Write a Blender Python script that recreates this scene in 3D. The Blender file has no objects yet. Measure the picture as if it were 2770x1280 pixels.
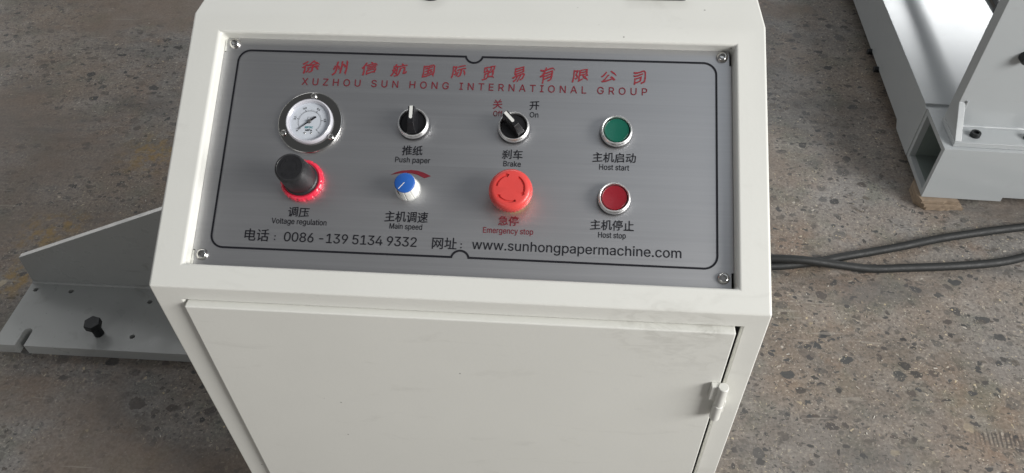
import bpy, bmesh, math, random
from mathutils import Matrix, Vector, noise
random.seed(7)
PI = math.pi
# ------------------------------------------------------------------ camera, world, lamps, exposure
scene = bpy.context.scene
C = scene.collection
H = 0.72                      # height of the fold between front face and slanted face
SLOPE = 0.5182                # slant of the control face
LEN = 0.2764                  # its length
W = 0.56                      # console width
REC = 0.012                   # depth of the recess the steel plate sits in

def cam_axes(p, yaw, roll):
    f = Vector((math.sin(yaw)*math.cos(p), math.cos(yaw)*math.cos(p), -math.sin(p)))
    r = f.cross(Vector((0, 0, 1))).normalized(); u = r.cross(f)
    return math.cos(roll)*r+math.sin(roll)*u, -math.sin(roll)*r+math.cos(roll)*u, f
r_, u_, f_ = cam_axes(0.8086, -0.0926, -0.0243)
cd = bpy.data.cameras.new('camera'); cam = bpy.data.objects.new('camera', cd); C.objects.link(cam)
cd.sensor_fit = 'HORIZONTAL'; cd.sensor_width = 36.0; cd.lens = 2111.4/2770*36.0
cd.clip_start = 0.02; cd.clip_end = 200
cam.matrix_world = Matrix(((r_.x, u_.x, -f_.x, 0.3749), (r_.y, u_.y, -f_.y, -0.432), (r_.z, u_.z, -f_.z, 0.5397+H), (0, 0, 0, 1)))
scene.camera = cam

world = bpy.data.worlds.new('World'); scene.world = world; world.use_nodes = True
bg = world.node_tree.nodes['Background']
bg.inputs['Color'].default_value = (0.95, 0.97, 1.0, 1); bg.inputs['Strength'].default_value = 0.15

def area(name, loc, target, sx, sy, power, col=(1, 1, 1)):
    l = bpy.data.lights.new(name, 'AREA'); l.shape = 'RECTANGLE'; l.size = sx; l.size_y = sy
    l.energy = power; l.color = col
    o = bpy.data.objects.new(name, l); C.objects.link(o); o.location = loc
    o.rotation_euler = (Vector(target)-Vector(loc)).to_track_quat('-Z', 'Y').to_euler()
    return o
area('hall_door_light', (3.6, -1.35, 2.25), (0.3, 0.3, 0.7), 2.2, 1.5, 216, (1.0, 0.985, 0.96))
area('rear_window_light', (3.9, 6.5, 2.8), (1.2, 1.4, 0.2), 1.4, 0.9, 62, (0.97, 0.99, 1.0))
area('rear_clerestory_light', (0.2, 6.2, 4.5), (0.2, 0.3, 0.8), 3.4, 0.8, 66, (0.98, 0.99, 1.0))
area('left_fill_light', (-2.4, 3.8, 4.5), (0.2, 0.4, 0.8), 2.6, 1.6, 26, (0.98, 0.99, 1.0))  # added overhead fill that lifts the console top, not a known window
area('side_fill_light', (-4.6, 3.2, 1.0), (-0.5, 0.6, 0.2), 2.6, 1.8, 34, (1.0, 0.97, 0.93))  # added lamp: glint on the gusset edge, lift for the left side
area('front_fill_light', (-2.2, -4.2, 2.2), (-0.3, 0.3, 0.3), 3.0, 1.8, 16, (1.0, 0.99, 0.97))  # added dim fill from the front to lift the gusset
area('skylight', (1.9, 0.1, 4.2), (0.1, 0.4, 0.7), 2.2, 2.4, 9, (0.86, 0.93, 1.0))
scene.view_settings.view_transform = 'Standard'; scene.view_settings.look = 'None'
scene.view_settings.exposure = 0.0; scene.view_settings.gamma = 1.0
scene.cycles.max_bounces = 8

# ------------------------------------------------------------------ node helpers and materials
def new_mat(name):
    m = bpy.data.materials.new(name); m.use_nodes = True
    nt = m.node_tree; b = nt.nodes['Principled BSDF']
    return m, nt, b
def N(nt, t, **kw):
    n = nt.nodes.new(t)
    for k, v in kw.items():
        if k.startswith('i_'): n.inputs[k[2:].replace('_', ' ')].default_value = v
        else: setattr(n, k, v)
    return n
def L(nt, a, b): nt.links.new(a, b)
def ramp(nt, src, stops, interp='LINEAR'):
    r = nt.nodes.new('ShaderNodeValToRGB'); r.color_ramp.interpolation = interp
    e = r.color_ramp.elements
    while len(e) > 1: e.remove(e[-1])
    e[0].position = stops[0][0]; e[0].color = g4(stops[0][1])
    for p, c in stops[1:]:
        x = e.new(p); x.color = g4(c)
    L(nt, src, r.inputs[0]); return r.outputs[0]
def g4(c):
    if isinstance(c, (int, float)): return (c, c, c, 1)
    return (*c, 1)
def math_(nt, op, a, b=None, clamp=False):
    n = nt.nodes.new('ShaderNodeMath'); n.operation = op; n.use_clamp = clamp
    for i, x in enumerate((a, b)):
        if x is None: continue
        if isinstance(x, (int, float)): n.inputs[i].default_value = x
        else: L(nt, x, n.inputs[i])
    return n.outputs[0]
def mixc(nt, fac, a, b, mode='MIX'):
    n = nt.nodes.new('ShaderNodeMix'); n.data_type = 'RGBA'; n.blend_type = mode
    for i, x in ((0, fac), (6, a), (7, b)):
        if isinstance(x, (int, float)) and i == 0: n.inputs[0].default_value = x
        elif isinstance(x, (int, float, tuple)): n.inputs[i].default_value = g4(x)
        else: L(nt, x, n.inputs[i])
    return n.outputs[2]
def pos(nt): return nt.nodes.new('ShaderNodeNewGeometry').outputs['Position']
def mapped(nt, scale=(1, 1, 1), rot=(0, 0, 0), loc=(0, 0, 0), src=None):
    m = nt.nodes.new('ShaderNodeMapping'); m.inputs['Scale'].default_value = scale
    m.inputs['Rotation'].default_value = rot; m.inputs['Location'].default_value = loc
    L(nt, src or pos(nt), m.inputs['Vector']); return m.outputs[0]
def noise_(nt, vec, scale, detail=3, rough=0.5, dist=0.0):
    n = nt.nodes.new('ShaderNodeTexNoise'); n.inputs['Scale'].default_value = scale
    n.inputs['Detail'].default_value = detail; n.inputs['Roughness'].default_value = rough
    n.inputs['Distortion'].default_value = dist
    L(nt, vec, n.inputs['Vector']); return n.outputs['Fac'], n.outputs['Color']
def bump(nt, b, h, strength, dist):
    n = nt.nodes.new('ShaderNodeBump'); n.inputs['Strength'].default_value = strength
    n.inputs['Distance'].default_value = dist
    L(nt, h, n.inputs['Height']); L(nt, n.outputs[0], b.inputs['Normal'])
def near(nt, p, c, r0, r1):
    d = nt.nodes.new('ShaderNodeVectorMath'); d.operation = 'DISTANCE'
    L(nt, p, d.inputs[0]); d.inputs[1].default_value = c
    return ramp(nt, d.outputs['Value'], [(r0, 1), (r1, 0)])

def simple(name, col, rough=0.5, metal=0.0, spec=0.5, coat=0.0, vary=0.04, vscale=60, bumpy=0.0, bscale=400):
    m, nt, b = new_mat(name)
    b.inputs['Roughness'].default_value = rough; b.inputs['Metallic'].default_value = metal
    b.inputs['Specular IOR Level'].default_value = spec; b.inputs['Coat Weight'].default_value = coat
    p = pos(nt); f, _ = noise_(nt, p, vscale, 4)
    L(nt, mixc(nt, f, tuple(max(0, x*(1-vary)) for x in col), tuple(min(1, x*(1+vary)) for x in col)), b.inputs['Base Color'])
    L(nt, ramp(nt, noise_(nt, p, vscale*2.3, 3)[0], [(0.3, max(0.02, rough-0.06)), (0.7, rough+0.06)]), b.inputs['Roughness'])
    if bumpy: bump(nt, b, noise_(nt, p, bscale, 3)[0], bumpy, 0.0006)
    return m

def paint(name, col, rough=0.33, dirt=(0.42, 0.41, 0.37), dirty=0.25, smudge=(), flat=1.0):
    m, nt, b = new_mat(name)
    p = pos(nt)
    big, _ = noise_(nt, p, 5, 4, 0.6)
    c = mixc(nt, ramp(nt, big, [(0.35, 0), (0.7, 1)]), tuple(x*0.985 for x in col), tuple(min(1, x*1.015) for x in col))
    streak, _ = noise_(nt, mapped(nt, (14, 14, 42), (0.15, 0.35, 0)), 1.0, 5, 0.62, 0.8)
    dm = ramp(nt, streak, [(0.60, 0), (0.78, dirty)])
    c = mixc(nt, dm, c, dirt)
    for (cx, cy, cz), r, s, seed in smudge:
        k = near(nt, p, (cx, cy, cz), r*0.35, r)
        n2, _ = noise_(nt, mapped(nt, (38, 60, 95), (0.0, 0.45, 0), (seed, seed, 0)), 1.0, 4, 0.55, 1.5)
        k = math_(nt, 'MULTIPLY', k, ramp(nt, n2, [(0.44, 0), (0.60, s)]))
        c = mixc(nt, k, c, dirt)
    spk = nt.nodes.new('ShaderNodeTexVoronoi'); spk.inputs['Scale'].default_value = 42; L(nt, p, spk.inputs['Vector'])
    gate, _ = noise_(nt, p, 9.0, 2)
    sm = math_(nt, 'MULTIPLY', ramp(nt, spk.outputs['Distance'], [(0.03, 1), (0.055, 0)]), ramp(nt, gate, [(0.55, 0), (0.57, 0.6)]))
    c = mixc(nt, sm, c, (0.12, 0.11, 0.10))
    L(nt, c, b.inputs['Base Color'])
    L(nt, ramp(nt, noise_(nt, p, 30, 4)[0], [(0.3, rough-0.05*flat), (0.7, rough+0.09*flat)]), b.inputs['Roughness'])
    b.inputs['Specular IOR Level'].default_value = 0.45
    h, _ = noise_(nt, p, 260, 2); h2, _ = noise_(nt, p, 7, 2)
    bump(nt, b, math_(nt, 'ADD', math_(nt, 'MULTIPLY', h, 0.25*flat), math_(nt, 'MULTIPLY', h2, 1.6*flat)), 0.22, 0.0012)
    return m
PAINT = paint('cream_paint', (0.74, 0.74, 0.697), smudge=[((0.455, -0.012, 0.700), 0.048, 0.26, 0.3), ((0.495, -0.012, 0.675), 0.055, 0.20, 1.1), ((0.545, 0.0, 0.40), 0.06, 0.25, 2.2), ((0.505, -0.005, 0.701), 0.02, 0.5, 4.2)], dirty=0.22)
GREY_PAINT = paint('light_grey_paint', (0.355, 0.375, 0.385), 0.19, (0.22, 0.21, 0.20), 0.15, flat=0.15)
GREY_PAINT_2 = paint('worn_grey_paint', (0.42, 0.43, 0.42), 0.30, (0.18, 0.17, 0.15), 0.45)

def steel_mat():
    m, nt, b = new_mat('brushed_steel')
    tc = nt.nodes.new('ShaderNodeTexCoord').outputs['Object']
    s1, _ = noise_(nt, mapped(nt, (6, 1400, 1), src=tc), 1.0, 3, 0.6)
    s2, _ = noise_(nt, mapped(nt, (1.6, 260, 1), src=tc), 1.0, 3, 0.6)
    s3, _ = noise_(nt, mapped(nt, (5, 9, 1), src=tc), 1.0, 4, 0.6)
    s = math_(nt, 'ADD', math_(nt, 'MULTIPLY', s1, 0.5), math_(nt, 'MULTIPLY', s2, 0.5))
    c = mixc(nt, ramp(nt, s, [(0.32, 0), (0.68, 1)]), (0.535, 0.535, 0.545), (0.59, 0.59, 0.60))
    L(nt, c, b.inputs['Base Color']); b.inputs['Metallic'].default_value = 1.0
    L(nt, ramp(nt, math_(nt, 'ADD', math_(nt, 'MULTIPLY', s, 0.6), math_(nt, 'MULTIPLY', s3, 0.4)), [(0.28, 0.355), (0.72, 0.42)]), b.inputs['Roughness'])
    b.inputs['Anisotropic'].default_value = 0.45
    vt = nt.nodes.new('ShaderNodeVectorTransform'); vt.vector_type = 'VECTOR'; vt.convert_from = 'OBJECT'; vt.convert_to = 'WORLD'
    vt.inputs[0].default_value = (1, 0, 0); L(nt, vt.outputs[0], b.inputs['Tangent'])
    bump(nt, b, s, 0.03, 0.0002)
    return m
STEEL = steel_mat()
CHROME = simple('polished_steel', (0.62, 0.61, 0.59), 0.14, 1.0)
SATIN = simple('satin_chrome', (0.88, 0.88, 0.87), 0.40, 1.0, vary=0.02)
FLANGE = simple('dark_mirror_steel', (0.30, 0.295, 0.28), 0.12, 1.0, vary=0.05)
BLACK = simple('black_plastic', (0.012, 0.012, 0.014), 0.33, spec=0.5)
BLACK_SOFT = simple('black_grip_plastic', (0.017, 0.017, 0.019), 0.42, spec=0.5, vary=0.3, vscale=160, bumpy=0.3, bscale=500)
INK = simple('black_ink', (0.012, 0.012, 0.016), 0.45, spec=0.3)
RED_INK = simple('red_ink', (0.25, 0.030, 0.040), 0.5, spec=0.3)
RED_INK_DARK = simple('dark_red_ink', (0.17, 0.018, 0.028), 0.5, spec=0.3)
DIAL = simple('dial_white', (0.66, 0.70, 0.76), 0.5)
RIM = simple('milky_rim_plastic', (0.60, 0.60, 0.65), 0.15, coat=0.6)
TEAL_INK = simple('teal_ink', (0.05, 0.30, 0.33), 0.5)
WHITE = simple('white_plastic', (0.78, 0.78, 0.75), 0.3)
BLUE = simple('blue_plastic', (0.02, 0.115, 0.45), 0.38)
GREEN = simple('green_plastic', (0.004, 0.115, 0.075), 0.30, coat=0.2)
RED = simple('red_lens_plastic', (0.27, 0.012, 0.022), 0.28, coat=0.2)
CORAL = simple('coral_red_plastic', (0.74, 0.072, 0.064), 0.36, coat=0.1)
RING_RED = simple('glossy_red_plastic', (0.80, 0.035, 0.075), 0.22, coat=0.3)
GREEN_TUBE = simple('dark_green_primer', (0.15, 0.18, 0.17), 0.6)
BOLT = simple('black_oxide_steel', (0.018, 0.020, 0.022), 0.42, 0.3, vary=0.3)
RUBBER = simple('black_rubber_hose', (0.011, 0.012, 0.012), 0.6, vary=0.35, vscale=45, bumpy=0.5, bscale=300)
WOOD = simple('rough_plywood', (0.23, 0.175, 0.125), 0.8, vary=0.35, vscale=70, bumpy=0.8, bscale=220)
SCRAP = simple('pale_scrap', (0.55, 0.52, 0.47), 0.7)
HIDDEN = simple('interior_shade_black', (0.03, 0.03, 0.03), 0.7)  # near-black that stands in for the shade inside the cabinet

def glass_mat():
    m = bpy.data.materials.new('thin_clear_lens'); m.use_nodes = True; nt = m.node_tree; nt.nodes.clear()
    out = nt.nodes.new('ShaderNodeOutputMaterial'); mx = nt.nodes.new('ShaderNodeMixShader')
    t = nt.nodes.new('ShaderNodeBsdfTransparent'); g = nt.nodes.new('ShaderNodeBsdfGlossy'); f = nt.nodes.new('ShaderNodeFresnel')
    g.inputs['Roughness'].default_value = 0.03; f.inputs['IOR'].default_value = 1.5
    geo = nt.nodes.new('ShaderNodeNewGeometry'); ff = math_(nt, 'MULTIPLY', f.outputs[0], math_(nt, 'SUBTRACT', 1.0, geo.outputs['Backfacing']))
    L(nt, ff, mx.inputs[0]); L(nt, t.outputs[0], mx.inputs[1]); L(nt, g.outputs[0], mx.inputs[2]); L(nt, mx.outputs[0], out.inputs[0])
    return m
GLASS = glass_mat()

def floor_mat():
    m, nt, b = new_mat('ground_concrete_floor')
    p = pos(nt)
    _, dcol = noise_(nt, p, 28, 3, 0.55)
    off = nt.nodes.new('ShaderNodeVectorMath'); off.operation = 'MULTIPLY_ADD'
    L(nt, dcol, off.inputs[0]); off.inputs[1].default_value = (0.030, 0.030, 0); L(nt, p, off.inputs[2])
    _, dcol2 = noise_(nt, p, 120, 3, 0.6)
    off2 = nt.nodes.new('ShaderNodeVectorMath'); off2.operation = 'MULTIPLY_ADD'
    L(nt, dcol2, off2.inputs[0]); off2.inputs[1].default_value = (0.009, 0.009, 0); L(nt, off.outputs[0], off2.inputs[2])
    pd = off2.outputs[0]
    big, _ = noise_(nt, p, 1.7, 5, 0.6)
    mid, _ = noise_(nt, mapped(nt, loc=(3, 1, 0)), 7, 5, 0.62)
    fine, _ = noise_(nt, p, 160, 4, 0.65)
    c = mixc(nt, ramp(nt, big, [(0.40, 0), (0.58, 1)]), (0.200, 0.162, 0.128), (0.215, 0.203, 0.190))
    wear, _ = noise_(nt, mapped(nt, (1, 1.6, 1), loc=(4.3, 2.1, 0)), 2.6, 6, 0.7)
    c = mixc(nt, ramp(nt, wear, [(0.50, 0), (0.63, 0.55)]), c, (0.105, 0.100, 0.092))
    rust, _ = noise_(nt, mapped(nt, loc=(7.7, 5.1, 0)), 4.0, 6, 0.72)
    c = mixc(nt, ramp(nt, rust, [(0.53, 0), (0.66, 0.5)]), c, (0.20, 0.125, 0.080))
    c = mixc(nt, ramp(nt, mid, [(0.45, 0), (0.68, 0.55)]), c, (0.195, 0.155, 0.125))
    grn, _ = noise_(nt, mapped(nt, loc=(9, 4, 0)), 9, 4, 0.6)
    c = mixc(nt, ramp(nt, grn, [(0.52, 0), (0.66, 0.45)]), c, (0.125, 0.135, 0.105))
    pale, _ = noise_(nt, mapped(nt, loc=(1, 8, 0)), 13, 5, 0.7)
    c = mixc(nt, ramp(nt, pale, [(0.52, 0), (0.68, 0.5)]), c, (0.27, 0.25, 0.225))
    c = mixc(nt, 0.75, c, ramp(nt, fine, [(0.22, 0.18), (0.5, 0.5), (0.8, 0.85)]), 'OVERLAY')
    dn, _ = noise_(nt, mapped(nt, (0.8, 1.3, 1), loc=(2.2, 0.4, 0)), 2.1, 5, 0.62)
    sx = nt.nodes.new('ShaderNodeSeparateXYZ'); L(nt, p, sx.inputs[0])
    side = ramp(nt, math_(nt, 'ADD', math_(nt, 'MULTIPLY', sx.outputs[0], 0.5), 0.5), [(0.45, 0.0), (0.85, 0.12)])
    dens = ramp(nt, math_(nt, 'ADD', dn, side), [(0.44, 0.22), (0.56, 1.0)])
    c = mixc(nt, ramp(nt, dens, [(0.22, 0.55), (0.9, 0)]), c, (0.175, 0.130, 0.098))
    def chips(scale, thr, soft, colors, strength, seed, gate=0.0, stretch=(1, 1, 1), rot=0.0):
        nonlocal c
        v = nt.nodes.new('ShaderNodeTexVoronoi'); v.inputs['Scale'].default_value = scale
        L(nt, mapped(nt, stretch, (0, 0, rot), (seed, seed*1.7, 0), src=pd), v.inputs['Vector'])
        sep = nt.nodes.new('ShaderNodeSeparateColor'); L(nt, v.outputs['Color'], sep.inputs[0])
        rad = math_(nt, 'MULTIPLY', math_(nt, 'POWER', sep.outputs[0], 1.6), thr)
        d = math_(nt, 'SUBTRACT', rad, v.outputs['Distance'])
        k = ramp(nt, math_(nt, 'ADD', math_(nt, 'DIVIDE', d, soft), 0.0), [(0.0, 0), (1.0, 1)])
        if gate:
            k = math_(nt, 'MULTIPLY', k, ramp(nt, sep.outputs[1], [(gate, 0), (gate+0.02, 1)]))
        k = math_(nt, 'MULTIPLY', k, ramp(nt, sep.outputs[2], [(0, strength*0.45), (1, strength)]))
        k = math_(nt, 'MULTIPLY', k, dens)
        c = mixc(nt, k, c, ramp(nt, sep.outputs[1], colors))
    dark = [(0.0, (0.040, 0.036, 0.034)), (0.5, (0.052, 0.056, 0.058)), (1.0, (0.085, 0.070, 0.062))]
    lite = [(0.0, (0.40, 0.37, 0.32)), (0.6, (0.50, 0.46, 0.40)), (1.0, (0.55, 0.45, 0.28))]
    chips(150, 0.46, 0.10, dark, 0.75, 5.0)
    chips(230, 0.36, 0.10, lite, 0.80, 2.0, 0.35)
    chips(95, 0.42, 0.07, dark, 0.8, 41.0, 0.15, (1, 1.5, 1), -0.9)
    chips(62, 0.50, 0.06, dark, 0.95, 7.0, 0.10, (1, 1.35, 1), 0.5)
    chips(31, 0.46, 0.04, dark, 0.95, 1.0, 0.10, (1, 1.3, 1), -0.4)
    chips(17, 0.30, 0.03, [(0, (0.11, 0.105, 0.10)), (1, (0.07, 0.07, 0.07))], 0.8, 12.0, 0.5)
    chips(40, 0.50, 0.05, [(0, (0.075, 0.070, 0.066)), (1, (0.10, 0.085, 0.07))], 0.75, 17.0, 0.30, (1, 1.5, 1), 1.1)
    chips(85, 0.27, 0.05, lite, 0.80, 3.0, 0.50)
    chips(300, 0.44, 0.12, lite, 0.75, 23.0, 0.20)
    chips(330, 0.42, 0.12, dark, 0.45, 29.0, 0.20)
    chips(14, 0.20, 0.03, lite, 0.55, 31.0, 0.80)
    chips(9, 0.16, 0.02, [(0, (0.30, 0.29, 0.26)), (1, (0.24, 0.22, 0.19))], 0.75, 47.0, 0.45, (1, 1.4, 1), 0.3)
    st, _ = noise_(nt, mapped(nt, (0.9, 2.6, 1), (0, 0, -0.25), (5.5, 1.2, 0)), 2.4, 6, 0.68, 0.6)
    c = mixc(nt, ramp(nt, st, [(0.54, 0), (0.68, 0.5)]), c, (0.085, 0.082, 0.080))
    # yellow paint wear beside the left bracket
    yn, _ = noise_(nt, p, 34, 4, 0.7)
    ym = None
    for cx, cy, r in ((-0.80, 0.71, 0.09), (-0.79, 0.58, 0.075), (-0.75, 0.75, 0.05), (-0.66, 1.0, 0.10)):
        k = near(nt, p, (cx, cy, 0), r*0.2, r)
        ym = k if ym is None else math_(nt, 'MAXIMUM', ym, k)
    c = mixc(nt, math_(nt, 'MULTIPLY', ym, ramp(nt, yn, [(0.46, 0), (0.58, 0.7)])), c, (0.30, 0.19, 0.05))
    # thin pale scratches
    for sc, rt, sd in ((7, 0.9, 2), (6, 2.2, 8)):
        w, _ = noise_(nt, mapped(nt, (sc*1.2, sc*16, 1), (0, 0, rt), (sd, sd, 0)), 1.0, 3, 0.4, 0.3)
        c = mixc(nt, ramp(nt, w, [(0.705, 0), (0.725, 0.35)]), c, (0.34, 0.31, 0.27))
    # row of gouges near the right border of the photograph
    wv = nt.nodes.new('ShaderNodeTexWave'); wv.inputs['Scale'].default_value = 46; wv.inputs['Distortion'].default_value = 2.5; wv.inputs['Detail'].default_value = 3
    L(nt, mapped(nt, (1, 0.35, 1), (0, 0, 0.35)), wv.inputs['Vector'])
    gm = near(nt, mapped(nt, (1, 2.8, 1)), (1.165, 0.322*2.8, 0), 0.03, 0.062)
    c = mixc(nt, math_(nt, 'MULTIPLY', gm, ramp(nt, wv.outputs['Fac'], [(0.45, 0), (0.7, 0.75)])), c, (0.07, 0.06, 0.055))
    L(nt, c, b.inputs['Base Color'])
    L(nt, ramp(nt, mid, [(0.3, 0.42), (0.7, 0.62)]), b.inputs['Roughness'])
    b.inputs['Specular IOR Level'].default_value = 0.35
    bump(nt, b, math_(nt, 'ADD', fine, math_(nt, 'MULTIPLY', mid, 2.0)), 0.10, 0.0008)
    return m
FLOOR = floor_mat()

# ------------------------------------------------------------------ object helpers
WM = {}
def link(o, parent, world_m):
    C.objects.link(o)
    WM[o.name] = world_m
    if parent is not None:
        o.parent = parent; o.matrix_basis = WM[parent.name].inverted() @ world_m
    else: o.matrix_basis = world_m
    return o
def empty(name, loc, label, cat, group=None):
    o = bpy.data.objects.new(name, None); o.empty_display_size = 0.05
    link(o, None, Matrix.Translation(loc)); o['label'] = label; o['category'] = cat
    if group: o['group'] = group
    return o
def tag(o, label, cat, group=None):
    o['label'] = label; o['category'] = cat
    if group: o['group'] = group
    return o
def obj(name, bm, mat, parent=None, M=Matrix.Identity(4), bev=0.0, smooth=None, segs=2):
    if isinstance(bm, bmesh.types.BMesh):
        me = bpy.data.meshes.new(name); bmesh.ops.recalc_face_normals(bm, faces=bm.faces[:]); bm.to_mesh(me); bm.free()
    else: me = bm
    if me.materials: me.materials[0] = mat
    else: me.materials.append(mat)
    o = bpy.data.objects.new(name, me); link(o, parent, M)
    if bev:
        md = o.modifiers.new('bevel', 'BEVEL'); md.width = bev; md.segments = segs; md.limit_method = 'ANGLE'
        md.angle_limit = math.radians(35); md.harden_normals = True
        for p in me.polygons: p.use_smooth = True
    elif smooth:
        for p in me.polygons: p.use_smooth = True
        me.set_sharp_from_angle(angle=math.radians(smooth))
    return o
def box(bm, x0, x1, y0, y1, z0, z1, M=None):
    vs = [bm.verts.new((x, y, z)) for x in (x0, x1) for y in (y0, y1) for z in (z0, z1)]
    for f in ((0, 1, 3, 2), (4, 6, 7, 5), (0, 4, 5, 1), (2, 3, 7, 6), (0, 2, 6, 4), (1, 5, 7, 3)):
        bm.faces.new([vs[i] for i in f])
    if M: bmesh.ops.transform(bm, matrix=M, verts=vs)
    return vs
def prism(bm, pts, z0, z1):
    a = [bm.verts.new((x, y, z0)) for x, y in pts]; b = [bm.verts.new((x, y, z1)) for x, y in pts]
    bm.faces.new(a[::-1]); bm.faces.new(b); n = len(pts)
    for i in range(n): bm.faces.new((a[i], a[(i+1) % n], b[(i+1) % n], b[i]))
def lathe(prof, seg=64, radfn=None):
    bm = bmesh.new(); rings = []
    for r, h in prof:
        if r <= 1e-6: rings.append([bm.verts.new((0, 0, h))]); continue
        ring = []
        for i in range(seg):
            t = 2*PI*i/seg; rr = r if radfn is None else radfn(r, h, t)
            ring.append(bm.verts.new((rr*math.cos(t), rr*math.sin(t), h)))
        rings.append(ring)
    for a, b in zip(rings, rings[1:]):
        for i in range(seg):
            j = (i+1) % seg
            if len(a) == 1 and len(b) == 1: continue
            if len(a) == 1: bm.faces.new((a[0], b[i], b[j]))
            elif len(b) == 1: bm.faces.new((a[i], a[j], b[0]))
            else: bm.faces.new((a[i], a[j], b[j], b[i]))
    for e in (rings[0], rings[-1]):
        if len(e) > 1 and prof[0] != prof[-1]: bm.faces.new(e)
    if prof[0] == prof[-1]: bmesh.ops.remove_doubles(bm, verts=bm.verts[:], dist=1e-7)
    return bm
def tube(bm, pts, r, seg=12, rfn=None):
    pts = [Vector(p) for p in pts]; rings = []; up = Vector((0, 0, 1))
    for i, p in enumerate(pts):
        t = (pts[min(i+1, len(pts)-1)]-pts[max(i-1, 0)]).normalized()
        s = t.cross(up)
        if s.length < 1e-4: s = t.cross(Vector((0, 1, 0)))
        s.normalize(); n = s.cross(t)
        rr = r if rfn is None else rfn(i)
        rings.append([bm.verts.new(p+rr*(math.cos(2*PI*k/seg)*s+math.sin(2*PI*k/seg)*n)) for k in range(seg)])
    for a, b in zip(rings, rings[1:]):
        for k in range(seg): bm.faces.new((a[k], a[(k+1) % seg], b[(k+1) % seg], b[k]))
    bm.faces.new(rings[0][::-1]); bm.faces.new(rings[-1])
def catmull(pts, n=10):
    out = []; P = [Vector(p) for p in pts]; P = [2*P[0]-P[1]]+P+[2*P[-1]-P[-2]]
    for i in range(1, len(P)-2):
        a, b, c, d = P[i-1:i+3]
        for k in range(n):
            t = k/n
            out.append(0.5*((2*b)+(c-a)*t+(2*a-5*b+4*c-d)*t*t+(-a+3*b-3*c+d)*t**3))
    out.append(P[-2]); return out
def cut(bm_a, cutters):
    """boolean difference of bmesh a by a list of bmeshes, returned as a new mesh"""
    def tmp(bm):
        me = bpy.data.meshes.new('tmp'); bmesh.ops.recalc_face_normals(bm, faces=bm.faces[:]); bm.to_mesh(me); bm.free()
        o = bpy.data.objects.new('tmp', me); C.objects.link(o); return o
    a = tmp(bm_a); bs = [tmp(b) for b in cutters]
    for b in bs:
        md = a.modifiers.new('b', 'BOOLEAN'); md.operation = 'DIFFERENCE'; md.object = b; md.solver = 'EXACT'
    dg = bpy.context.evaluated_depsgraph_get(); dg.update()
    me = bpy.data.meshes.new_from_object(a.evaluated_get(dg))
    for o in [a]+bs: bpy.data.objects.remove(o)
    return me

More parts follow.
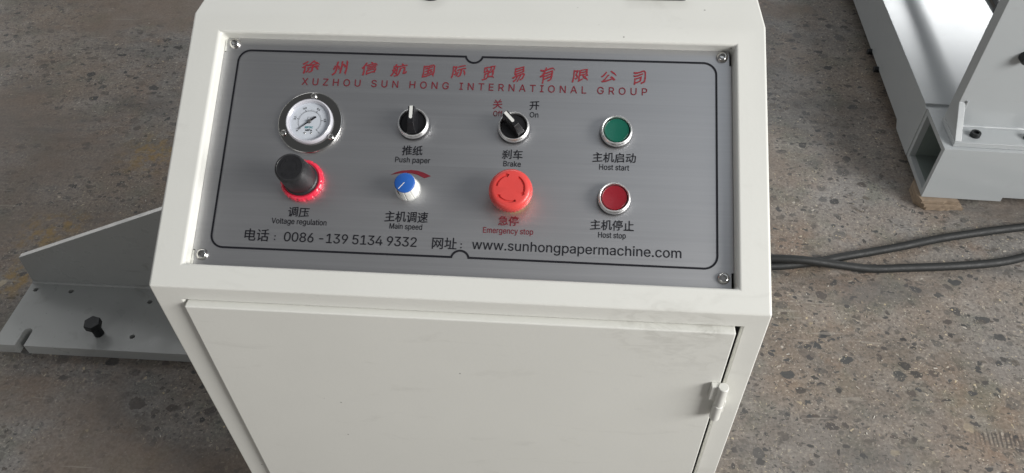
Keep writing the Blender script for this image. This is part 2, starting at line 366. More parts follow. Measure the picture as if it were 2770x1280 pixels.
PM = Matrix.Translation((0, 0, H)) @ Matrix.Rotation(SLOPE, 4, 'X')     # control face: x along, y up the slope, z out
def at(u, v, h=0.0, rot=0.0):                                           # a place on the steel plate
    return PM @ Matrix.Translation((u, v, -REC+h)) @ Matrix.Rotation(rot, 4, 'Z')
GLYPHS={"-":[453,[[337,244,337,188,114,188,114,244]]],".":[188,[[95,-4,78,-1,63,9,53,24,50,41,53,59,63,73,78,83,95,87,113,83,128,73,138,59,141,41,138,24,128,9,113,-1]]],"0":[453,[[227,-7,174,1,130,24,95,62,69,113,60,144,53,178,49,214,48,254,49,294,53,330,60,364,69,395,95,447,130,484,174,508,227,516,279,508,323,484,358,447,384,395,393,364,400,330,404,294,405,254,404,214,400,178,393,144,384,113,359,62,323,24,279,1],[227,50,261,56,290,74,313,103,330,144,340,194,344,254,340,314,330,365,313,405,290,435,261,453,227,460,192,453,163,435,140,405,123,365,113,314,109,254,113,194,123,144,140,103,163,74,192,56]]],"1":[453,[[76,0,76,55,391,55,391,0],[276,509,276,0,212,0,212,448,209,448,86,358,86,427,198,509]]],"2":[453,[[64,0,64,47,234,229,261,257,282,282,299,305,311,327,318,348,320,371,317,397,308,419,293,436,273,449,250,457,224,460,196,457,172,447,153,433,139,413,130,390,127,362,66,362,71,405,86,442,111,473,143,496,182,511,225,516,268,511,306,497,337,474,361,445,376,411,381,372,378,345,371,318,357,290,336,259,306,223,267,180,153,60,153,57,389,57,389,0]]],"3":[453,[[218,-7,173,-3,133,10,98,30,70,57,52,91,44,132,109,132,115,107,126,87,144,71,165,59,191,52,219,50,248,53,275,61,297,74,315,93,325,116,329,145,326,172,316,196,299,217,275,234,242,244,201,248,157,248,157,299,288,448,288,452,70,452,70,509,372,509,372,461,211,278,211,289,264,288,308,276,344,253,371,222,387,186,393,145,387,103,370,66,344,36,309,12,266,-2]]],"4":[453,[[40,105,40,158,247,509,311,509,109,166,109,163,413,163,413,105],[282,0,282,121,282,146,282,318,343,318,343,0]]],"5":[453,[[221,-7,178,-2,140,11,108,32,83,60,66,93,60,130,122,130,127,108,138,89,154,73,173,60,196,52,221,50,250,53,276,64,298,82,314,104,324,131,328,162,324,193,314,221,297,244,275,262,248,273,218,277,192,275,167,268,145,258,128,246,67,253,96,509,366,509,366,452,151,452,134,301,136,301,155,315,178,325,203,331,229,334,263,330,294,321,321,306,345,285,364,260,379,231,388,199,391,163,385,117,369,76,343,41,309,15,268,-1]]],"6":[453,[[226,-7,182,-1,142,15,109,40,84,74,69,115,64,162,68,199,80,239,102,285,137,340,252,509,322,509,151,261,145,261,154,275,165,288,179,299,196,307,214,312,235,314,278,309,316,295,346,271,370,240,384,201,389,157,384,112,368,73,343,39,310,14,271,-2],[226,48,254,52,279,63,299,79,314,101,324,128,327,157,324,187,314,213,299,235,279,251,254,262,226,265,198,262,174,252,153,235,138,214,128,188,125,158,128,128,138,102,153,79,174,63,198,52]]],"8":[453,[[226,-7,178,-2,136,11,101,33,74,62,57,96,52,135,55,166,65,195,81,220,101,241,125,256,153,265,153,267,119,282,93,308,76,342,70,380,75,417,90,450,114,477,146,498,184,511,226,516,269,511,306,498,337,477,361,450,377,417,382,380,376,342,359,308,333,282,300,267,300,265,327,256,351,241,372,220,387,195,397,166,401,135,395,96,378,62,352,33,317,11,275,-2],[226,49,258,52,285,60,307,74,323,91,333,113,337,139,333,165,322,189,305,208,283,223,256,232,226,235,196,232,169,223,147,208,130,189,119,165,115,139,119,113,129,91,145,74,167,60,195,52],[226,290,252,292,274,300,293,313,307,330,316,351,319,376,316,399,308,420,294,437,275,449,252,457,226,460,200,457,177,449,159,437,145,420,136,399,133,376,136,351,145,330,159,313,178,300,201,292]]],"9":[453,[[226,516,271,510,310,494,343,468,368,434,384,393,389,347,385,309,373,270,350,224,315,168,200,0,130,0,301,248,307,248,299,234,287,221,273,210,257,202,238,196,218,195,175,199,137,214,106,237,83,269,68,307,64,352,69,397,85,436,110,469,143,494,182,510],[226,460,199,457,174,446,154,429,138,407,129,381,125,352,129,322,138,295,154,274,174,257,199,247,226,243,254,247,279,257,299,273,314,295,324,321,327,350,324,381,314,407,299,429,279,446,254,457]]],":":[188,[[95,-4,78,-1,63,9,53,24,50,41,53,59,63,73,78,83,95,87,113,83,128,73,138,59,141,41,138,24,128,9,113,-1],[95,271,78,274,63,284,53,299,50,316,53,334,63,349,78,359,95,362,113,359,128,349,138,334,141,316,138,299,128,284,113,274]]],"A":[480,[[16,0,201,509,276,509,463,0,395,0,287,302,276,334,264,372,250,420,232,478,245,478,228,419,213,371,201,333,191,302,85,0],[110,142,110,199,370,199,370,142]]],"B":[456,[[60,0,60,509,241,509,289,504,329,491,359,469,381,442,394,410,398,374,395,344,387,320,373,301,356,286,336,275,315,267,315,262,339,257,363,245,385,227,402,203,414,173,418,136,413,100,400,67,377,39,344,18,301,4,247,0],[125,57,245,57,296,63,330,80,349,105,355,137,352,161,342,184,327,203,306,218,279,228,248,231,125,231],[125,285,238,285,265,288,288,296,308,309,323,326,333,348,336,372,330,403,313,429,283,446,240,452,125,452]]],"C":[510,[[267,-7,235,-5,205,1,177,11,150,25,126,42,104,63,86,88,70,115,57,146,48,179,42,215,40,254,42,293,48,329,57,362,70,393,86,421,104,445,126,466,150,484,177,498,205,508,235,514,267,516,305,513,340,504,373,490,402,471,427,447,448,418,463,385,473,348,408,348,401,373,389,395,375,413,357,428,337,440,315,449,292,454,267,456,223,450,184,432,150,403,125,364,109,314,103,254,109,194,125,145,151,105,184,76,223,59,267,53,292,55,315,60,337,69,357,81,375,96,389,114,401,136,408,160,473,160,463,124,448,91,428,62,402,38,373,19,341,5,305,-4]]],"E":[419,[[60,0,60,509,372,509,372,452,125,452,125,286,355,286,355,229,125,229,125,57,375,57,375,0]]],"G":[520,[[269,-7,236,-5,205,1,176,11,149,25,125,43,104,64,85,88,69,116,57,146,47,179,42,215,40,254,42,293,47,329,57,362,69,393,85,421,103,445,125,466,149,484,175,498,203,508,233,514,265,516,304,513,340,504,374,489,403,469,429,445,449,416,465,384,474,349,408,349,399,372,387,393,373,411,356,427,337,439,315,448,291,454,265,456,222,450,183,432,150,404,125,364,109,314,103,254,109,194,125,145,151,105,184,76,224,59,269,53,309,57,345,71,374,93,396,123,410,160,415,202,434,199,283,199,283,256,478,256,478,200,471,141,451,91,419,50,377,19,326,0]]],"H":[517,[[60,0,60,509,125,509,125,289,392,289,392,509,457,509,457,0,392,0,392,232,125,232,125,0]]],"I":[300,[[31,0,31,57,118,57,118,452,31,452,31,509,269,509,269,452,183,452,183,57,269,57,269,0]]],"L":[393,[[60,0,60,509,125,509,125,57,361,57,361,0]]],"M":[628,[[60,0,60,509,152,509,277,187,282,174,287,159,299,123,311,84,322,49,307,49,318,83,330,121,342,158,348,174,352,187,476,509,568,509,568,0,504,0,504,291,504,327,505,369,506,413,507,457,513,457,505,433,498,409,482,363,474,341,467,322,456,291,342,0,286,0,170,291,165,304,159,321,145,361,129,408,121,432,112,457,119,457,120,416,121,372,122,328,122,291,122,0]]],"N":[523,[[60,0,60,509,136,509,343,183,352,169,363,151,375,130,388,107,401,82,414,55,405,54,402,81,401,108,400,134,399,157,399,195,399,509,463,509,463,0,387,0,202,290,190,310,177,331,164,354,148,381,108,452,119,454,122,384,124,328,125,307,125,291,125,0]]],"O":[533,[[267,-7,235,-5,205,1,177,11,150,25,126,42,105,63,86,88,70,115,57,146,48,179,42,215,40,254,42,293,48,329,57,362,70,393,86,421,105,445,126,466,150,484,177,498,205,508,235,514,267,516,299,514,329,508,357,498,384,484,408,466,429,445,448,421,464,393,477,362,486,329,491,293,493,254,491,215,486,179,477,146,464,115,448,88,429,63,408,42,384,25,357,11,329,1,299,-5],[267,53,310,59,349,76,383,105,408,144,425,194,430,254,425,314,408,365,383,404,349,433,310,450,267,456,223,450,184,433,151,404,125,364,109,314,103,254,109,194,125,144,151,105,184,76,223,59]]],"P":[445,[[60,0,60,509,235,509,289,503,332,487,366,462,390,430,404,391,409,348,404,304,390,265,366,233,332,207,289,191,235,186,109,186,109,242,233,242,269,246,297,256,318,272,333,294,342,319,344,348,342,376,333,402,318,423,297,439,268,449,232,452,125,452,125,0]]],"R":[449,[[60,0,60,509,236,509,290,504,333,489,367,465,390,433,405,395,409,352,405,309,390,271,367,240,333,217,289,203,236,198,96,198,96,255,234,255,269,258,298,267,319,281,334,300,342,324,345,352,342,380,334,405,319,425,298,440,269,449,233,452,125,452,125,0],[353,0,230,229,303,229,428,0]]],"S":[447,[[224,-9,172,-4,128,9,91,31,64,60,46,96,38,137,104,137,110,110,123,88,142,71,166,59,194,52,224,49,257,52,286,60,311,74,329,92,341,114,346,139,342,161,332,179,316,193,296,205,272,214,245,222,184,239,128,260,86,289,60,326,52,372,58,413,75,448,102,476,138,498,180,511,227,516,275,511,316,498,351,476,377,449,394,415,401,378,337,378,326,412,302,437,267,453,225,459,194,456,167,448,145,435,129,418,118,398,115,376,119,352,131,334,148,319,169,308,191,300,212,293,264,279,287,272,312,264,336,252,359,238,379,220,395,198,405,171,408,139,403,99,386,64,360,34,323,11,278,-4]]],"T":[449,[[32,452,32,509,417,509,417,452,257,452,257,0,193,0,193,452]]],"U":[517,[[259,-8,203,-2,154,15,114,43,85,80,66,124,60,173,60,509,124,509,124,178,128,144,141,113,160,87,187,68,220,56,259,52,298,56,331,68,357,87,377,113,389,144,393,178,393,509,457,509,457,173,451,124,433,80,403,43,363,15,315,-2]]],"V":[480,[[204,0,16,509,84,509,192,206,203,176,215,137,230,89,248,31,235,31,252,90,267,138,279,176,290,206,395,509,463,509,278,0]]],"X":[474,[[18,0,217,284,217,236,29,509,104,509,178,400,192,379,204,361,214,345,223,329,233,312,243,292,232,292,243,311,252,329,261,345,272,361,284,379,298,400,374,509,446,509,259,239,259,287,456,0,382,0,292,129,279,149,268,165,259,180,250,195,241,212,230,231,244,231,235,213,225,196,216,181,206,166,182,129,91,0]]],"Z":[438,[[42,0,42,46,273,385,289,408,306,431,323,453,341,476,348,454,317,453,285,452,254,452,223,452,40,452,40,509,397,509,397,462,169,129,152,105,134,81,116,57,97,33,90,54,121,56,152,57,183,57,214,57,399,57,399,0]]],"a":[389,[[160,-9,126,-5,94,5,68,22,48,45,35,73,30,108,34,138,43,161,58,179,78,193,100,203,125,211,152,216,178,220,209,224,234,227,252,230,265,235,273,243,276,255,276,257,273,279,267,297,256,311,240,322,220,329,196,331,171,329,149,322,132,313,118,301,107,288,100,274,41,291,57,322,79,346,104,364,133,375,163,382,194,384,215,383,239,379,263,372,286,360,306,343,322,320,333,290,337,251,337,0,277,0,277,52,272,52,264,38,252,25,236,12,215,1,190,-6],[170,45,202,49,228,59,248,74,263,93,272,115,276,138,276,190,270,186,259,182,246,179,231,176,216,173,200,171,175,168,154,164,134,159,117,150,103,139,95,124,92,105,94,87,102,72,114,61,130,52,149,47]]],"c":[396,[[207,-8,159,-2,117,16,82,46,56,85,40,133,34,187,40,243,56,291,82,330,117,360,159,378,207,384,234,383,260,377,284,368,305,356,324,341,340,322,353,301,362,277,303,262,298,276,290,289,281,301,270,311,257,319,242,325,226,329,207,330,173,325,145,310,124,287,108,258,99,224,96,187,99,151,108,117,124,89,145,66,173,51,207,46,226,48,243,52,258,58,271,66,282,76,292,89,299,102,304,117,363,102,354,78,341,56,325,37,306,21,285,9,261,-1,235,-6]]],"d":[424,[[195,-8,151,-2,111,16,79,45,55,84,39,133,34,189,39,245,55,293,79,332,112,361,151,378,196,384,228,381,253,373,272,360,287,346,298,331,306,319,311,319,311,509,372,509,372,0,313,0,313,59,307,59,298,46,287,31,272,17,252,4,227,-5],[205,47,236,51,263,65,284,86,299,115,309,150,312,189,309,229,300,263,284,291,263,312,237,325,205,330,172,325,145,311,124,290,108,261,99,227,96,189,99,151,109,117,124,88,145,66,172,51]]],"e":[404,[[212,-8,161,-2,117,16,82,46,56,85,40,132,34,187,39,242,55,290,81,329,115,359,157,378,205,384,236,382,266,374,294,361,319,341,341,315,357,282,368,242,371,194,371,169,75,169,75,221,338,221,310,202,307,237,298,269,283,294,263,314,237,326,205,330,173,326,146,313,125,294,109,270,99,241,96,211,96,178,100,139,110,106,128,80,151,61,179,50,212,46,234,48,254,53,271,61,285,73,297,88,306,105,365,91,353,63,335,39,311,19,283,4,249,-5]]],"f":[254,[[228,379,228,327,6,327,6,379],[81,0,81,432,84,461,96,486,113,505,135,519,161,527,187,530,207,529,222,527,234,524,243,521,227,468,222,470,215,472,206,473,195,474,171,470,154,460,145,443,142,419,142,0]]],"g":[425,[[207,-151,168,-148,134,-140,105,-127,82,-110,64,-91,51,-69,101,-41,110,-53,122,-66,136,-78,154,-88,178,-95,207,-97,249,-92,282,-75,304,-47,311,-6,311,68,306,68,298,56,287,41,272,28,252,16,227,8,195,5,152,10,113,27,80,53,55,90,39,136,34,191,39,246,55,293,80,332,112,361,152,378,196,384,228,382,253,373,273,360,288,346,299,331,308,319,313,319,313,379,372,379,372,-9,367,-54,350,-90,324,-117,291,-136,251,-147],[205,59,237,63,264,75,285,95,300,121,309,154,312,193,309,231,300,264,285,291,264,312,237,325,205,330,172,325,145,312,124,290,109,262,99,229,96,193,99,155,109,123,124,96,145,76,172,63]]],"h":[410,[[114,227,114,0,53,0,53,509,114,509,114,287,102,287,124,332,152,362,187,379,227,384,264,380,295,369,321,349,341,321,353,285,357,240,357,0,296,0,296,235,290,275,273,304,246,323,210,329,184,326,161,317,141,303,126,283,117,257]]],"i":[167,[[53,0,53,379,114,379,114,0],[84,443,67,446,54,455,44,468,41,483,44,499,54,512,67,521,84,524,100,521,114,512,123,499,126,483,123,468,114,455,100,446]]],"k":[381,[[110,137,110,212,121,212,284,379,360,379,184,199,177,199],[53,0,53,509,114,509,114,0],[294,0,148,186,191,229,372,0]]],"l":[189,[[139,-2,101,3,74,20,58,47,53,84,53,509,114,509,114,99,115,77,120,62,130,54,146,52,154,52,160,53,170,54,181,3,172,1,162,-1,151,-2]]],"m":[610,[[53,0,53,379,112,379,112,295,108,295,118,323,132,346,151,363,172,376,195,384,219,386,257,380,287,361,309,331,321,295,312,295,322,321,337,343,357,361,381,375,407,383,437,386,468,383,497,372,522,354,541,328,553,296,557,255,557,0,496,0,496,254,490,289,473,313,447,326,419,330,395,328,374,320,358,307,345,290,338,270,335,247,335,0,274,0,274,260,269,288,253,311,229,326,199,330,178,328,158,320,140,307,126,289,117,266,114,238,114,0]]],"n":[410,[[114,227,114,0,53,0,53,379,112,379,112,287,102,287,124,332,152,362,187,379,227,384,264,380,295,369,321,349,341,321,353,285,357,240,357,0,296,0,296,235,290,275,273,304,246,323,210,329,184,326,161,317,141,303,126,283,117,257]]],"o":[415,[[207,-8,159,-2,117,16,82,46,56,85,40,133,34,187,40,243,56,291,82,330,117,360,159,378,207,384,256,378,299,360,333,330,359,291,376,243,381,187,376,133,359,85,333,46,299,16,256,-2],[207,46,242,51,270,66,292,89,307,117,316,151,319,187,316,224,307,258,292,287,270,310,242,325,207,330,173,325,145,310,124,287,108,258,99,224,96,187,99,151,108,117,124,89,145,66,173,51]]],"p":[424,[[53,-143,53,379,112,379,112,319,118,319,126,331,137,346,152,360,171,373,197,381,229,384,274,378,313,361,345,332,370,293,385,245,390,189,385,133,370,84,346,45,313,16,274,-2,229,-8,198,-5,173,4,153,17,138,31,127,46,118,59,114,59,114,-143],[220,47,253,51,279,66,301,88,316,117,325,151,328,189,325,227,316,261,301,290,280,311,253,325,220,330,188,325,161,312,140,291,125,263,116,229,113,189,116,150,125,115,140,86,162,65,188,51]]],"r":[259,[[53,0,53,379,112,379,112,321,115,321,130,347,152,367,181,380,213,385,229,384,243,384,243,322,230,324,219,325,207,326,182,323,159,315,140,301,126,284,117,262,114,237,114,0]]],"s":[365,[[182,-8,145,-5,112,3,84,18,62,38,45,63,36,94,94,107,105,79,124,60,150,49,181,45,217,50,244,62,262,81,268,103,265,121,254,136,237,147,212,155,149,170,104,186,72,208,53,237,47,274,51,305,65,332,87,354,115,370,149,381,187,384,223,381,254,372,279,358,299,339,314,316,324,290,268,277,258,298,243,316,219,328,187,333,156,329,131,317,114,299,109,277,112,258,124,243,144,232,172,223,229,209,275,194,306,171,325,142,331,107,326,75,312,47,290,24,260,6,223,-5]]],"t":[227,[[204,379,204,327,6,327,6,379],[65,471,126,471,126,98,128,76,136,61,150,53,170,50,177,50,185,51,202,54,213,2,203,-1,192,-3,180,-4,168,-4,125,2,92,21,72,52,65,93]]],"u":[410,[[182,-5,146,-1,115,11,89,31,69,59,57,95,53,139,53,379,114,379,114,144,119,105,137,75,164,56,200,50,226,53,249,62,268,77,283,97,293,122,296,153,296,379,357,379,357,0,298,0,298,92,307,92,286,47,257,17,222,0]]],"w":[567,[[138,0,23,379,87,379,133,214,143,177,154,137,165,91,175,41,165,41,175,90,186,135,196,176,206,214,252,379,316,379,362,214,371,176,382,136,392,91,402,41,391,41,402,90,413,135,423,176,434,214,480,379,545,379,429,0,368,0,319,172,305,225,297,252,291,280,277,338,291,338,277,280,270,252,263,225,255,198,248,172,199,0]]],"y":[389,[[47,-139,61,-86,71,-87,88,-90,104,-89,118,-84,130,-74,141,-58,151,-36,163,-1,17,379,84,379,165,155,177,121,187,87,196,53,206,21,184,21,193,53,202,87,212,121,224,155,305,379,371,379,204,-58,191,-85,177,-107,159,-124,139,-136,117,-143,91,-145,77,-145,65,-143,54,-141]]]}
# ------------------------------------------------------------------ lettering
from mathutils.geometry import delaunay_2d_cdt
def fill(contours):
    """one flat sheet from closed outlines that may overlap or cross (non-zero winding)"""
    vs, es, cs = [], [], []
    for c in contours:
        c = [p for k, p in enumerate(c) if math.hypot(p[0]-c[k-1][0], p[1]-c[k-1][1]) > 1e-9]
        if len(c) < 3: continue
        cs.append(c); n0 = len(vs); vs += [Vector(p) for p in c]; es += [(n0+k, n0+(k+1) % len(c)) for k in range(len(c))]
    sc = max(max(abs(v.x), abs(v.y)) for v in vs); inv = 1/sc
    ov, oe, of, *_r = delaunay_2d_cdt([v*inv for v in vs], es, [], 0, 1e-6)
    bm = bmesh.new(); bv = [bm.verts.new((v.x*sc, v.y*sc, 0)) for v in ov]
    for f in of:
        cx = sum(ov[k].x for k in f)/len(f)*sc; cy = sum(ov[k].y for k in f)/len(f)*sc; wn = 0
        for c in cs:
            for k in range(len(c)):
                (x0, y0), (x1, y1) = c[k-1], c[k]
                if y0 <= cy < y1 and (x1-x0)*(cy-y0)-(cx-x0)*(y1-y0) > 0: wn += 1
                elif y1 <= cy < y0 and (x1-x0)*(cy-y0)-(cx-x0)*(y1-y0) < 0: wn -= 1
        if wn: bm.faces.new([bv[k] for k in f])
    bmesh.ops.delete(bm, geom=[v for v in bm.verts if not v.link_faces], context='VERTS')
    return bm
def curve_mesh(splines, thick, bold=0.0):
    bm = fill(splines); embolden(bm, bold); solid(bm, thick); return bm
def embolden(bm, d):                                     # thicker strokes: the same outline laid on itself, shifted
    if d <= 0: return
    base = bm.faces[:]
    for k, (dx, dy) in enumerate(((d, 0), (0, d), (0, -d))):
        r = bmesh.ops.duplicate(bm, geom=base)
        bmesh.ops.translate(bm, vec=(dx, dy, 0.000012*(k+1)), verts=[v for v in r['geom'] if isinstance(v, bmesh.types.BMVert)])
    bmesh.ops.translate(bm, vec=(-d, 0, 0), verts=list({v for f in base for v in f.verts}))
def solid(bm, thick):                                    # printed layer: a film with a real edge
    r = bmesh.ops.extrude_face_region(bm, geom=bm.faces[:])
    bmesh.ops.translate(bm, vec=(0, 0, thick), verts=[v for v in r['geom'] if isinstance(v, bmesh.types.BMVert)])
def latin(s, u0, u1, v, cap, name, mat, parent, h=0.0003, spaced=False, M=None, rot=0.0, v1=None, bold=0.00006):
    k = cap/509.0; x = 0; natural = []
    for ch in s:
        if ch == ' ': x += 188; continue
        adv, sp = GLYPHS[ch]; natural.append((x, ch)); x += adv
    lastadv = GLYPHS[s[-1]][0]
    def ext(ch): xs = [q for sp in GLYPHS[ch][1] for q in sp[::2]]; return min(xs), max(xs)
    lo = ext(s[0])[0]; hi = natural[-1][0]+ext(s[-1])[1]
    want = (u1-u0)/k; extra = 0; sx = k
    if spaced: extra = (want-(hi-lo))/(len(s)-1)
    else: sx = (u1-u0)/(hi-lo)
    spl = []; x = 0
    for i, ch in enumerate(s):
        if ch == ' ': x += 188+extra; continue
        adv, sps = GLYPHS[ch]
        for sp in sps: spl.append([((x+sp[j]-lo)*sx, sp[j+1]*k) for j in range(0, len(sp), 2)])
        x += adv+extra
    bm = curve_mesh(spl, 0.00005, bold)
    ang = math.atan2((v1 if v1 is not None else v)-v, u1-u0)
    o = obj(name, bm, mat, parent, M if M is not None else at(u0, v, h, ang+rot))
    return o
def hanzi(s, u0, u1, v0, v1, name, mat, parent, bold=0.0, rise=0.06, slant=0.0, h=0.0003, brush=0.0):
    c = bpy.data.curves.new('t', 'FONT'); c.body = s
    o = bpy.data.objects.new('t', c); C.objects.link(o)
    dg = bpy.context.evaluated_depsgraph_get(); dg.update()
    cu = o.to_curve(dg); con_ = []
    for sp in cu.splines:
        pts = []
        if sp.type == 'BEZIER':
            b = sp.bezier_points; n = len(b)
            for i in range(n):
                p0, h0, h1, p1 = b[i].co, b[i].handle_right, b[(i+1) % n].handle_left, b[(i+1) % n].co
                d = p1-p0; ln = max(d.length, 1e-6)
                flat = abs(d.cross(h0-p0).z) < 0.004*ln and abs(d.cross(h1-p0).z) < 0.004*ln
                k = (max(1, int(ln/0.09)) if brush else 1) if flat else 3
                for j in range(k):
                    t = j/k; q = (1-t)**3*p0+3*(1-t)**2*t*h0+3*(1-t)*t*t*h1+t**3*p1 if not flat else p0+d*t
                    pts.append([q.x, q.y])
        else: pts = [[p.co.x, p.co.y] for p in sp.points]
        con_.append(pts)
    o.to_curve_clear(); bpy.data.objects.remove(o)
    allp = [p for c_ in con_ for p in c_]
    x0 = min(p[0] for p in allp); gw = (max(p[0] for p in allp)-x0)/len(s)
    for p in allp:                                       # written characters: strokes rise to the right
        xx = ((p[0]-x0) % gw)-gw/2
        p[1] += rise*xx
        if brush:                                        # the title is brush lettering: strokes swell, bend and taper
            a = noise.noise(Vector((p[0]*2.0, p[1]*2.0, 3))); b2 = noise.noise(Vector((p[0]*1.7, p[1]*1.7, 9))); e = noise.noise(Vector((p[0]*7, p[1]*7, 5)))
            p[0] += brush*(0.6*a+0.18*e); p[1] += brush*(b2+0.22*e)
        p[0] += slant*p[1]
    ax, bx = min(p[0] for p in allp), max(p[0] for p in allp); ay, by = min(p[1] for p in allp), max(p[1] for p in allp)
    bm = fill([[((p[0]-ax)/(bx-ax)*(u1-u0), (p[1]-ay)/(by-ay)*(v1-v0)) for p in c_] for c_ in con_])
    embolden(bm, bold); solid(bm, 0.00005)
    return obj(name, bm, mat, parent, at(u0, v0, h))
# ------------------------------------------------------------------ floor
bm = bmesh.new(); bmesh.ops.create_grid(bm, x_segments=2, y_segments=2, size=14)
fl = obj('floor', bm, FLOOR); fl['kind'] = 'structure'

# ------------------------------------------------------------------ control console
con = empty('control_console', (W/2, 0.3, 0), 'cream painted steel control console with a slanted grey button panel', 'control console')
DEP = 0.60; ca, sa = math.cos(SLOPE), math.sin(SLOPE)
TY, TZ = LEN*ca, H+LEN*sa
OU0, OU1, OV0, OV1 = 0.0305, 0.5305, 0.0223, 0.2562      # panel opening
DX0, DX1, DZ0, DZ1 = 0.0283, 0.5372, 0.05, H-0.0190      # door opening
bm = bmesh.new()
def V(*c): return bm.verts.new(c)
fl_, fr_, bl, br = V(0, 0, 0), V(W, 0, 0), V(0, DEP, 0), V(W, DEP, 0)
mf = [V(0, 0, H), V(W, 0, H)]; tf = [V(0, TY, TZ), V(W, TY, TZ)]; tb = [V(0, DEP, TZ), V(W, DEP, TZ)]
bm.faces.new((tf[0], tf[1], tb[1], tb[0])); bm.faces.new((bl, tb[0], tb[1], br))
bm.faces.new((fl_, mf[0], tf[0], tb[0], bl)); bm.faces.new((fr_, br, tb[1], tf[1], mf[1]))
bm.faces.new((fl_, bl, br, fr_))
def ringhole(outer, inner, back):
    for i in range(4):
        j = (i+1) % 4
        bm.faces.new((outer[i], outer[j], inner[j], inner[i])); bm.faces.new((inner[i], inner[j], back[j], back[i]))
inn = [V(DX0, 0, DZ0), V(DX1, 0, DZ0), V(DX1, 0, DZ1), V(DX0, 0, DZ1)]
bak = [V(DX0, 0.0045, DZ0), V(DX1, 0.0045, DZ0), V(DX1, 0.0045, DZ1), V(DX0, 0.0045, DZ1)]
ringhole([fl_, fr_, mf[1], mf[0]], inn, bak)
P3 = lambda u, v, h: V(*(PM @ Vector((u, v, h))))
inn = [P3(OU0, OV0, 0), P3(OU1, OV0, 0), P3(OU1, OV1, 0), P3(OU0, OV1, 0)]
bak = [P3(OU0+0.0006, OV0+0.0006, -REC-0.006), P3(OU1-0.0006, OV0+0.0006, -REC-0.006), P3(OU1-0.0006, OV1-0.0006, -REC-0.006), P3(OU0+0.0006, OV1-0.0006, -REC-0.006)]
ringhole([mf[0], mf[1], tf[1], tf[0]], inn, bak)
shell = obj('cabinet_shell', bm, PAINT, con, bev=0.0032, segs=3)
bm = bmesh.new(); box(bm, 0.01, W-0.01, 0.0195, 0.03, 0.04, H-0.012)
obj('shade_backing', bm, HIDDEN, con)  # added dark sheet: paints the shade seen through the door gap
bm = bmesh.new(); box(bm, 0.02, W-0.02, 0.01, LEN-0.01, -REC-0.022, -REC-0.012)
obj('shade_backing', bm, HIDDEN, con, PM)  # added dark sheet: paints the shade behind the steel plate's gaps

# door, standing 6 mm proud of its frame
bm = bmesh.new(); dx0, dx1, dz0, dz1 = 0.0300, 0.5318, 0.056, H-0.0203
box(bm, dx0, dx1, -0.0065, 0.018, dz0, dz1)
door = obj('door', bm, PAINT, con, bev=0.0016, segs=3)
hz0, hz1, hx, hy = H-0.1500, H-0.0955, 0.5335, -0.0125
for z0, z1 in ((hz0, hz0+0.0245), (hz0+0.0253, hz1)):
    r = 0.0050; c = 0.0006
    obj('hinge_barrel', lathe([(0, z0), (r-c, z0), (r, z0+c), (r, z1-c), (r-c, z1), (0, z1)], 32), PAINT, door, Matrix.Translation((hx, hy, 0)), smooth=40)
bm = bmesh.new(); box(bm, hx-0.0110, hx-0.001, -0.0125, -0.0066, hz0+0.031, hz1-0.001)
obj('hinge_leaf', bm, PAINT, door, bev=0.001)
bm = bmesh.new(); box(bm, hx+0.0005, hx+0.0085, -0.0085, -0.0002, hz0+0.0018, hz0+0.0225)
obj('hinge_leaf', bm, PAINT, door, bev=0.001)

# steel plate with notched corners
g = 0.0008; u0, u1, v0, v1 = OU0+g, OU1-g, OV0+0.0004, OV1-0.0004
nt_ = 0.0022; nl = 0.0155
poly = [(u0+nt_, v0), (u1-nt_, v0), (u1-nt_, v0+nl), (u1, v0+nl), (u1, v1-nl), (u1-nt_, v1-nl), (u1-nt_, v1), (u0+nt_, v1), (u0+nt_, v1-nl), (u0, v1-nl), (u0, v0+nl), (u0+nt_, v0+nl)]
bm = bmesh.new(); prism(bm, poly, -0.002, 0.0)
plate = obj('control_panel', bm, STEEL, con, at(0, 0))
for vv in (v0+0.0002, v1-nl+0.0009):
    bm = bmesh.new(); box(bm, u0+0.0001, u0+nt_-0.0002, vv, vv+nl-0.0012, -0.004, 0.0004)
    obj('corner_tab', bm, PAINT, plate, at(0, 0))
# printed border with round corners and two half-round notches
def border_path(off):
    x0, x1, y0, y1, r = 0.0470+off, 0.5152-off, 0.0413+off, 0.2427-off, 0.0122-off
    pts = []
    def arc(cx, cy, rr, a0, a1, n=10):
        for i in range(n+1):
            t = math.radians(a0+(a1-a0)*i/n); pts.append((cx+rr*math.cos(t), cy+rr*math.sin(t)))
    arc(x0+r, y0+r, r, 180, 270)
    nx, nr = 0.2825, 0.0082+off
    if True:
        s = math.degrees(math.asin(min(0.99, (0.0016+off)/nr)))
        arc(nx, 0.0397, nr, 180-s-2, s+2, 14)
    arc(x1-r, y0+r, r, 270, 360)
    arc(x1-r, y1-r, r, 0, 90)
    nr2 = 0.0085+off
    s = math.degrees(math.asin(min(0.99, (0.0018+off)/nr2)))
    arc(0.2820, 0.2445, nr2, -s-2, -180+s+2, 14)
    arc(x0+r, y1-r, r, 90, 180)
    return pts
a_, b_ = border_path(-0.00095), border_path(0.00095)
bm = bmesh.new(); A = [bm.verts.new((x, y, 0)) for x, y in a_]; B = [bm.verts.new((x, y, 0)) for x, y in b_]
for i in range(len(A)):
    j = (i+1) % len(A); bm.faces.new((A[i], A[j], B[j], B[i]))
solid(bm, 0.00005)
obj('border_line', bm, INK, plate, at(0, 0, 0.0003))

